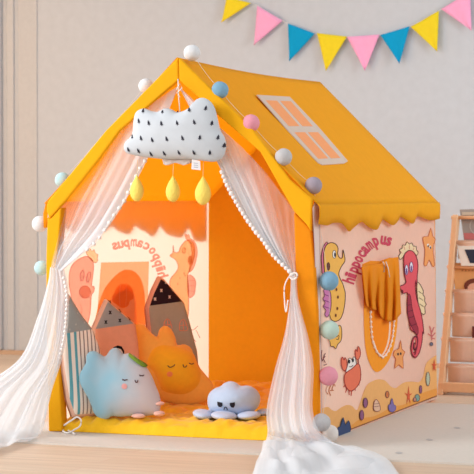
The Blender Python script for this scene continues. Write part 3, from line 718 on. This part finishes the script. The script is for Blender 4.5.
# knitted drops
kn = bpy.data.materials.new('knitted_yellow'); kn.use_nodes = True; nt = kn.node_tree; b_ = nt.nodes['Principled BSDF']; b_.inputs['Base Color'].default_value = lin((255, 226, 110)); b_.inputs['Roughness'].default_value = .95
tc = nt.nodes.new('ShaderNodeTexCoord'); vo = nt.nodes.new('ShaderNodeTexVoronoi'); vo.inputs['Scale'].default_value = 150; nt.links.new(tc.outputs['Object'], vo.inputs['Vector'])
bp = nt.nodes.new('ShaderNodeBump'); bp.inputs['Strength'].default_value = 1; bp.inputs['Distance'].default_value = .0016; bp.invert = True; nt.links.new(vo.outputs['Distance'], bp.inputs['Height']); nt.links.new(bp.outputs[0], b_.inputs['Normal'])
for (x, y0, y1, w, lb) in ((137, 174.5, 201.5, 14, 'leftmost yellow knitted teardrop, touching the left curtain edge below the cloud'), (173, 175, 202, 14.5, 'middle one of three yellow knitted teardrops below the cloud'), (203, 175.5, 205, 16, 'rightmost and largest yellow knitted teardrop, below the cloud tag')):
    c0, c1 = onY((x, y0), -.07), onY((x, y1), -.07); h = (c0-c1).length; R = w/2/293
    d = empty('teardrop_ornament', lb, 'ornament', c1, group='yellow drops under the cloud')
    q = MB(); vs = []; NV, NU = 18, 24
    for j in range(NV+1):
        t = (1-math.cos(PI*j/NV))/2; rr = R*(math.sqrt(max(0, 1-((t-.38)/.38)**2)) if t < .38 else math.cos(PI/2*(t-.38)/.62)**1.15*(1-.0*t))
        rr = max(.001, rr)
        for i in range(NU): a_ = 2*PI*i/NU; vs.append(c1 + V((rr*math.cos(a_), rr*math.sin(a_), h*t)))
    q.add(vs, [(j*NU+i, j*NU+(i+1) % NU, (j+1)*NU+(i+1) % NU, (j+1)*NU+i) for j in range(NV) for i in range(NU)], kn); q.build('knitted_drop', d)
    q = MB(); q.tube([c0 - V((0, 0, .002)), onY((x+.5, 160), -.06)], .0009, mat((250, 220, 170)), 6); q.build('thread', d)

# ================================================================== tulle curtains
def tulle_mat():
    m = bpy.data.materials.new('white_tulle'); m.use_nodes = True; nt = m.node_tree; N = nt.nodes; Lk = nt.links
    for n in list(N): N.remove(n)
    out = N.new('ShaderNodeOutputMaterial'); tp = N.new('ShaderNodeBsdfTransparent'); df = N.new('ShaderNodeBsdfDiffuse'); tl = N.new('ShaderNodeBsdfTranslucent')
    df.inputs[0].default_value = lin((243, 247, 252)); tl.inputs[0].default_value = lin((246, 250, 255))
    m1 = N.new('ShaderNodeMixShader'); m1.inputs[0].default_value = .35; Lk.new(df.outputs[0], m1.inputs[1]); Lk.new(tl.outputs[0], m1.inputs[2])
    at = N.new('ShaderNodeAttribute'); at.attribute_name = 'dens'
    m2 = N.new('ShaderNodeMixShader'); Lk.new(at.outputs['Fac'], m2.inputs[0]); Lk.new(tp.outputs[0], m2.inputs[1]); Lk.new(m1.outputs[0], m2.inputs[2]); Lk.new(m2.outputs[0], out.inputs[0])
    return m
TM = tulle_mat(); PM = mat((250, 246, 244), .9)
def loft(rows, folds, amp, dens, nu=150, nv=70, seed=0, zamp=None, dy=0, vdens=None):
    """rows: lists of world control points; returns grid + density"""
    out = []; at = []; n = len(rows)
    for j in range(nv+1):
        v = j/nv; row = []
        x = v*(n-1); i0 = min(int(x), n-2); f = x-i0
        A = amp[i0]*(1-f) + amp[i0+1]*f; ZA = (zamp[i0]*(1-f) + zamp[i0+1]*f) if zamp else 0
        for i in range(nu+1):
            u = i/nu; p = cr([cr(r, u) for r in rows], v)
            w = math.sin(2*PI*folds*u + 1.8*noise.noise(V((u*5, v*1.5, seed))) + seed) + .22*math.sin(2*PI*folds*2.3*u + v*2 + seed*2)
            p = p + V((.25*A*math.cos(2*PI*folds*u + seed), A*w + dy, 0))
            if ZA: p.z += ZA*(.5 + .9*noise.noise(V((p.x*9, p.y*5, seed))) + .3*math.sin(2*PI*folds*.6*u + 3*noise.noise(V((u*3, p.y*3, seed)))))
            p.z = max(p.z, .002 if p.y > -.31 else -.004)
            row.append(p)
            s = .92 + .30*noise.noise(V((u*8, v*1.2, seed+7))) + .07*noise.noise(V((u*30, v*2, seed+9)))
            at.append(max(.03, min(.97, dens(u, v)*s)))
        out.append(row)
    return out, at
def curtain(name, label, parts, cat='curtain'):
    base = parts[0][-1][0].copy(); base.z = 0
    r = empty(name, label, cat, base)
    for nm, kw in parts[1]:
        q = MB(); q.att = []
        for s in (0, 1):
            g, at = loft(seed=s*3.7, dy=.012*s, **kw); q.grid(g, TM); q.att += at
        q.build(nm, r)
    return r
def pompoms(r, pts, n, rad=.0058, name='pompom_trim'):
    P = [V(p) for p in pts]; q = MB(); S = [cr(P, i/80) for i in range(81)]; q.tube(S, .0016, PM, 6); t = q.build(name, r)
    le = [0]
    for i in range(80): le.append(le[-1] + (S[i+1]-S[i]).length)
    pb = None
    for k in range(n):
        d = le[-1]*(k+.5)/n; j = max(i for i in range(80) if le[i] <= d); c = S[j].lerp(S[j+1], (d-le[j])/max(1e-9, le[j+1]-le[j]))
        b = MB(); b.ball(c, rad*(.9+.2*random.random()), PM, 10, 7, rough=.25); b.build('pompom', t)
YY = lambda px, y: [onY(p, y) for p in px]
ZZ = lambda px, z: [onZ(p, z) for p in px]
ul = [YY([(63,208),(92,172),(130,120),(178,86)], .012), YY([(60,222),(80,195),(112,160),(156,138)], .004), YY([(58,238),(71,215),(96,192),(131,188)], -.006), YY([(56,250),(64,236),(80,224),(108,226)], -.014), YY([(54,260),(57,253),(66,248),(86,250)], -.022), YY([(51,267),(53,268),(56,269),(61,271)], -.03)]
ll = [YY([(50,267),(53,268),(57,269),(63,270)], -.03), YY([(47,284),(53,286),(59,288),(66.5,290)], -.06), YY([(37,318),(47,320),(57,322),(66,326)], -.09), YY([(19,359),(34,361),(49,362),(59.5,361)], -.13), YY([(-22,388),(5,392),(30,393),(50,390)], -.17), YY([(-60,418),(-15,422),(15,424),(43,420)], -.21),
      ZZ([(-70,438),(-20,441),(8,441),(38,436)], .006), ZZ([(-75,452),(-20,455),(4,449),(30,441)], .004)]
def dul(u, v): return (.09 + .72*max(0, (u-.4)/.6)**1.1)*(1 + .9*v*v) + .5*max(0, v-.75)
rc = curtain('tulle_curtain', 'sheer white tulle curtain tied at the left post, trailing off to the left', (ul, [
    ('upper_swag', dict(rows=ul, folds=5, amp=[.004, .01, .012, .012, .010, .004], dens=dul)),
    ('lower_drape', dict(rows=ll, folds=4.5, amp=[.003, .006, .009, .012, .014, .014, .006, .003], zamp=[0, 0, 0, 0, 0, .0, .012, .012], dens=lambda u, v: (.66 - .06*v)*(1 - .2*u*v)))]))
pompoms(rc, [onY(p, -.035) for p in ((156,141),(147,158),(138,172),(130,189),(123,203),(113.5,216),(106.6,227),(97,241),(84,252))], 15, .0072)
pompoms(rc, [onY(p, -.12) for p in ((63,276),(66.5,292),(66.5,310),(65,330),(61.5,350),(57,368),(51.5,385),(47,405),(43,424))], 34, .0052)
ur = [YY([(178,86),(214,122),(258,165),(296,214)], .012), YY([(200,128),(228,150),(262,182),(295,224)], .004), YY([(222,172),(246,188),(270,208),(295,236)], -.006), YY([(245,216),(261,222),(278,236),(295,250)], -.014), YY([(270,252),(278,254),(287,260),(295,264)], -.022), YY([(291,274),(292,275),(293.5,276),(295.5,277)], -.03)]
lr = [YY([(291,274),(292.3,274),(293.8,274),(295.3,274)], -.03), YY([(289.5,300),(292,300),(294.5,300),(297,300)], -.045), YY([(284,335),(291.5,336),(299,336),(307,338)], -.07), YY([(274.5,370),(286,370),(299,370),(312,368)], -.1), YY([(266.5,408),(281,410),(297,410),(311,408)], -.13), YY([(267,430),(284,432),(301,432),(317,430)], -.17),
      ZZ([(266,440),(286,442),(308,442),(334,444)], .02), ZZ([(262,452),(286,455),(316,452),(358,452)], .012), ZZ([(256,465),(290,468),(326,465),(384,462)], .006), ZZ([(250,484),(290,490),(340,486),(398,476)], .0)]
def dur(u, v): return (.2 + .75*max(0, 1-u/.75)**1.0)*(1 + .8*v*v) + .4*max(0, v-.8)
rc = curtain('tulle_curtain', 'sheer white tulle curtain tied at the right post, pooling on the floor', (ur, [
    ('upper_swag', dict(rows=ur, folds=5, amp=[.004, .009, .01, .01, .008, .004], dens=dur)),
    ('lower_drape', dict(rows=lr, folds=4.5, amp=[.002, .004, .006, .008, .009, .009, .006, .004, .003, .002], zamp=[0, 0, 0, 0, 0, .003, .010, .024, .022, .01], nv=110, nu=170, dens=lambda u, v: (.66 + .24*max(0, v-.45)/.55)*(1 - .5*abs(2*u-1)**2.5*max(0, min(1, (.9-v)*2))*min(1, v*4))))]))
pompoms(rc, [onY(p, -.035) for p in ((221,170),(226,183),(233,196.5),(242.7,213),(252,226.6),(264.6,243),(273,255),(283,265),(291,273))], 27, .0078)
# tie cords
q = MB(); q.tube([onY(p, -.055) for p in smooth([(293,274),(288,278),(284.5,287),(284.5,300),(286,312),(288,300)], 5, False)], .0022, PM, 6); q.tube([onY(p, -.055) for p in smooth([(290,277),(293,279.5),(297,277),(296,273),(291,274)], 4, True)], .003, PM, 6)
tag(q.build('tie_cord'), 'thin white cord looped round the right curtain at its post', 'cord')
q = MB(); q.tube(smooth([onZ((62, 427), .006), onY((66,424),-.045), onY((72,420),-.05), onY((77,417),-.05), onY((81,420),-.05), onY((80,426),-.05), onY((74,430),-.045), onZ((68,433), .004), onZ((63,431), .004), onZ((66,429.5), .004), onZ((71,432), .004), onZ((75,434), .004)], 5, False), .003, PM, 8)
tag(q.build('tie_cord'), 'white cord knotted in a loop at the mat corner by left post', 'cord')

# ================================================================== cotton ball garland
g = empty('ball_garland', 'garland of pastel cotton balls strung around the tent front edge', 'garland', (-.5, .03, 0))
BR = .029
ln_ = V((-(HR-HE), 0, HW)).normalized()
def onLR(p): return hit(p, V((0, 0, HR)) + ln_*BR, ln_)
B = []
WHT, BLU, PNK, GRY, MNT, LBL = (230, 232, 236), (132, 176, 204), (240, 160, 178), (200, 198, 200), (196, 220, 208), (190, 224, 230)
def yb(p, y): return onY(p, y)
B.append((yb((41.5,268), .05), .026, LBL, 'pale blue cotton ball'))
B.append((yb((40,224), .045), .0285, WHT, 'white cotton ball'))
B.append((yb((62.5,180), .05), .027, LBL, 'pale blue cotton ball'))
B.append((yb((146,86), .055), .026, WHT, 'white cotton ball'))
B.append((yb((192,53), .045), .0285, WHT, 'white cotton ball'))
for p, c, n in (((220,90), BLU, 'blue cotton ball'), ((251,123), PNK, 'pink cotton ball'), ((283.5,157), GRY, 'grey cotton ball'), ((313.5,185.5), (170, 158, 172), 'mauve grey cotton ball')):
    B.append((onR(p, BR*.98), BR, c, n))
for p, c, n, rr in (((329,281), BLU, 'blue cotton ball', .032), ((329.5,330), MNT, 'mint cotton ball', .032), ((328.5,376), PNK, 'pink cotton ball', .032), ((321.5,422.5), GRY, 'grey cotton ball', .03), ((329.5,435), (238, 232, 228), 'off-white cotton ball', .03)):
    q = onW(p, rr + .003); q.z = max(q.z, rr+.001); B.append((q, rr, c, n))
cm = mat((226, 222, 214), .5)
pts = [b[0] for b in B]
q = MB(); q.tube([p for i in range(len(pts)-1) for p in [pts[i].lerp(pts[i+1], t/6) + V((0, -.004 if i < 4 else 0, -.006*math.sin(PI*t/6))) for t in range(6)]] + [pts[-1]], .0006, cm, 6); q.build('cord', g)
for c, rr, cc, n in B:
    q = MB(); q.ball(c, rr, mat(cc, .95, bump=.25, bs=120), 28, 18, rough=.03); q.build('cotton_ball', g)['label'] = n

# ================================================================== bunting
YB = WY - .02
g = empty('bunting_garland', 'string of pink, blue and yellow triangular pennants on the back wall', 'bunting', onY((340, 34), YB))
YE, PI_, BL = (240, 214, 40), (250, 172, 210), (0, 158, 208)
pn = [([(226.6,-3),(251,3),(222,22.5)], YE), ([(257,5.5),(282.5,20.6),(254.3,45)], PI_), ([(287.7,23.3),(314.6,33.5),(289.7,61)], BL), ([(316.8,33),(347,36.5),(326.4,70.8)], YE), ([(347,36.8),(379.6,34.5),(365.4,70.7)], PI_), ([(380.4,35),(409.8,26.3),(400,63.6)], BL), ([(410.7,26.9),(439,10.7),(437.5,51.5)], YE), ([(441,9),(470,-8),(471.7,30.5)], PI_)]
for k, (t, c) in enumerate(pn):
    q = MB(); A, B_, C_ = [onY(p, YB - .004) for p in t]; rows = []
    for j in range(9):
        v = j/8; rows.append([A.lerp(B_, i/8).lerp(C_, v) + V((0, -.008*v*v + .003*math.sin(i*.8+k), 0)) for i in range(9)])
    q.grid(rows, mat(c, .9)); q.build('pennant', g, solid=.002)['label'] = {YE: 'yellow', PI_: 'pink', BL: 'blue'}[c] + ' pennant'
q = MB(); q.tube([onY(p, YB) for p in smooth([(205,-14),(226.6,-4),(251,3),(257,5.5),(282.5,20.6),(287.7,23.3),(314.6,33.5),(347,36.6),(379.6,34.5),(409.8,26.3),(439,10.7),(470,-8),(490,-24)], 4, False)], .0015, mat((225, 222, 220)), 6); q.build('cord', g)

# ================================================================== sling bookshelf
bs = empty('sling_bookshelf', 'wooden sling bookshelf with cream fabric tiers, standing behind tent at right', 'bookshelf', onZ((450, 394), FZ))
wd = mat((240, 190, 146), .5, bump=.05); fa = mat((250, 220, 202), .9, tr=.1)
# leaning side rail: bottom front to top back
ybot = 1.76
xr = onY((441, 388), ybot).x
def rail(x, name='side_rail'):
    q = MB(); d = V((0, .24, .735)); w = .05; a0 = V((x-.012, ybot-.02, FZ)); a1 = a0 + d
    q.prism([a0, a0 + V((0, w, 0)), a1 + V((0, w, .0)), a1 + V((0, .012, .012)), a1], (.024, 0, 0), wd); q.build(name, bs, bevel=.004)
rail(xr); rail(xr + .66)
q = MB(); q.box((xr-.012, ybot+.03, FZ), (xr+.012, ybot+.34, FZ+.03), wd); q.build('foot_rail', bs, bevel=.004)
q = MB(); q.box((xr+.648, ybot+.03, FZ), (xr+.672, ybot+.34, FZ+.03), wd); q.build('foot_rail', bs, bevel=.004)
q = MB(); q.box((xr, ybot-.012, FZ+.012), (xr+.66, ybot+.012, FZ+.052), wd); q.build('front_rail', bs, bevel=.004)
def ry(z): return ybot + .24*(z-FZ)/.735
bars = []
for yp in (217.5, 242, 267, 291, 314.5, 339.5, 365.5):
    z = FZ + .735*0; 
    # solve bar on the leaning front plane
    n = V((0, .735, -.24)).normalized(); p = hit((458, yp), V((0, ybot, FZ)), n); bars.append(p)
for k, p in enumerate(bars):
    q = MB(); q.tube([V((xr-.02, p.y+.005, p.z)), V((xr+.66, p.y+.005, p.z))], .008, wd if k in (0, 2) else fa, 10); q.build('dowel', bs)
for k in (1, 3, 4, 5, 6):
    p = bars[k]; q = MB(); rows = []
    dz = .093 if k > 1 else .07
    for j in range(13):
        t = j/12; rows.append([V((xr+.02 + .6*i/10, p.y - .006 + .012*math.sin(PI*t)*0 + .010*t + .003*math.sin(i*1.3+j*.4)*t, p.z - dz*t)) for i in range(11)])
    for j in range(1, 9):
        t = j/8; rows.append([V((xr+.02 + .6*i/10, p.y + .004 + .05*t, p.z - dz + .012*t*t)) for i in range(11)])
    q.grid(rows, fa); q.build('fabric_sling', bs, solid=.003)
def book(label, pxs, dy, c, deco, h_=0, th=.02):
    P = [hit(p, V((0, ybot + dy, FZ)), V((0, .735, -.24)).normalized()) for p in pxs]
    q = empty('picture_book', label, 'book', P[0], group='picture books on the sling shelf')
    m = MB(); m.prism(P, (0, th, 0), mat(c, .6)); cv = m.build('cover', q, bevel=.002)
    d = MB(); pr = Printer(d, lambda p, k: hit(p, V((0, ybot + dy - .0015 - k, FZ)), V((0, .735, -.24)).normalized())); deco(pr); d.build('cover_print', cv)
def d1(pr):
    pr.fill([(463.5,233),(492,233),(492,240),(464.5,239.5)], (206, 120, 120), 1, 0); pr.line(ellp(477,226,7,8), 1, (196, 190, 186), True, tr=0); pr.fill([(462,212),(492,212),(492,215),(462,215)], (206, 190, 170), 1, 0)
def d2(pr): pr.fill([(464.5,249.5),(496,249.5),(488,263),(470,263)], (52, 56, 74), 1, 0)
def d3(pr):
    for i in range(6): pr.ell(462.5 + i*3.3, 270.5, .9, .9, (190, 130, 84), tr=0)
    pr.ell(474, 286, 10, 7.5, (120, 62, 48), tr=0); pr.ell(474, 288.5, 6.5, 5.5, (232, 176, 150), tr=0)
book('grey picture book with red lower band, in the top tier of the shelf', [(459.5,209.5),(495,208.5),(495,241),(464,241)], .02, (166, 156, 150), d1)
book('white picture book with a dark navy shape, in the second tier', [(457,246),(495,246),(495,266),(461,266)], -.012, (238, 230, 220), d2)
book('tan picture book with a brown-haired face, in the third tier', [(453,263),(495,262),(495,292),(455,292)], .012, (232, 172, 112), d3)
def d4(pr): pass
book('dark red book low in the shelf at the photo edge', [(472,321),(496,321),(496,340),(472,340)], .012, (110, 50, 44), d4)

# ================================================================== light
w = bpy.data.worlds.new('world'); sc.world = w; w.use_nodes = True
w.node_tree.nodes['Background'].inputs[0].default_value = (1, .965, .938, 1); w.node_tree.nodes['Background'].inputs[1].default_value = .62
def area(name, loc, tgt, size, e, c=(1, 1, 1)):
    l = bpy.data.lights.new(name, 'AREA'); l.shape = 'RECTANGLE'; l.size, l.size_y = size; l.energy = e; l.color = c
    o = bpy.data.objects.new(name, l); col.objects.link(o); o.location = loc
    o.rotation_euler = (V(tgt) - V(loc)).to_track_quat('-Z', 'Y').to_euler(); return o
kl = area('window_light_left', (-3.0, -2.6, 2.3), (.1, .1, .45), (2.0, 2.0), 38, (1, .985, .97)); kl.data.spread = math.radians(85)
area('front_fill_light', (.2, -5.6, 2.1), (0, .3, .45), (2.4, 1.8), 55, (.97, .985, 1))  # added fill from behind the camera to brighten the tent interior
sl = area('side_glow_boost', (-3.6, 1.3, 1.7), (-.4, .8, .6), (1.5, 1.5), 21, (1, .97, .94)); sl.data.spread = math.radians(80)  # added light, pushes more glow through the left wall and roof
area('right_wall_wash', (3.6, 1.0, 2.2), (1.6, 3.0, 1.4), (1.2, 1.8), 70, (.84, .94, 1))  # added wash to lift and cool the right part of the back wall
area('warm_wall_wash', (-2.6, .9, 1.7), (-2.2, 3.0, 1.0), (.5, .5), 24, (1, .64, .36))  # added out of view to tint the left part of the back wall
vs = sc.view_settings; sc.display_settings.display_device = 'sRGB'; vs.view_transform = 'Standard'; vs.look = 'None'; vs.gamma = 1; vs.exposure = 0; vs.use_curve_mapping = False
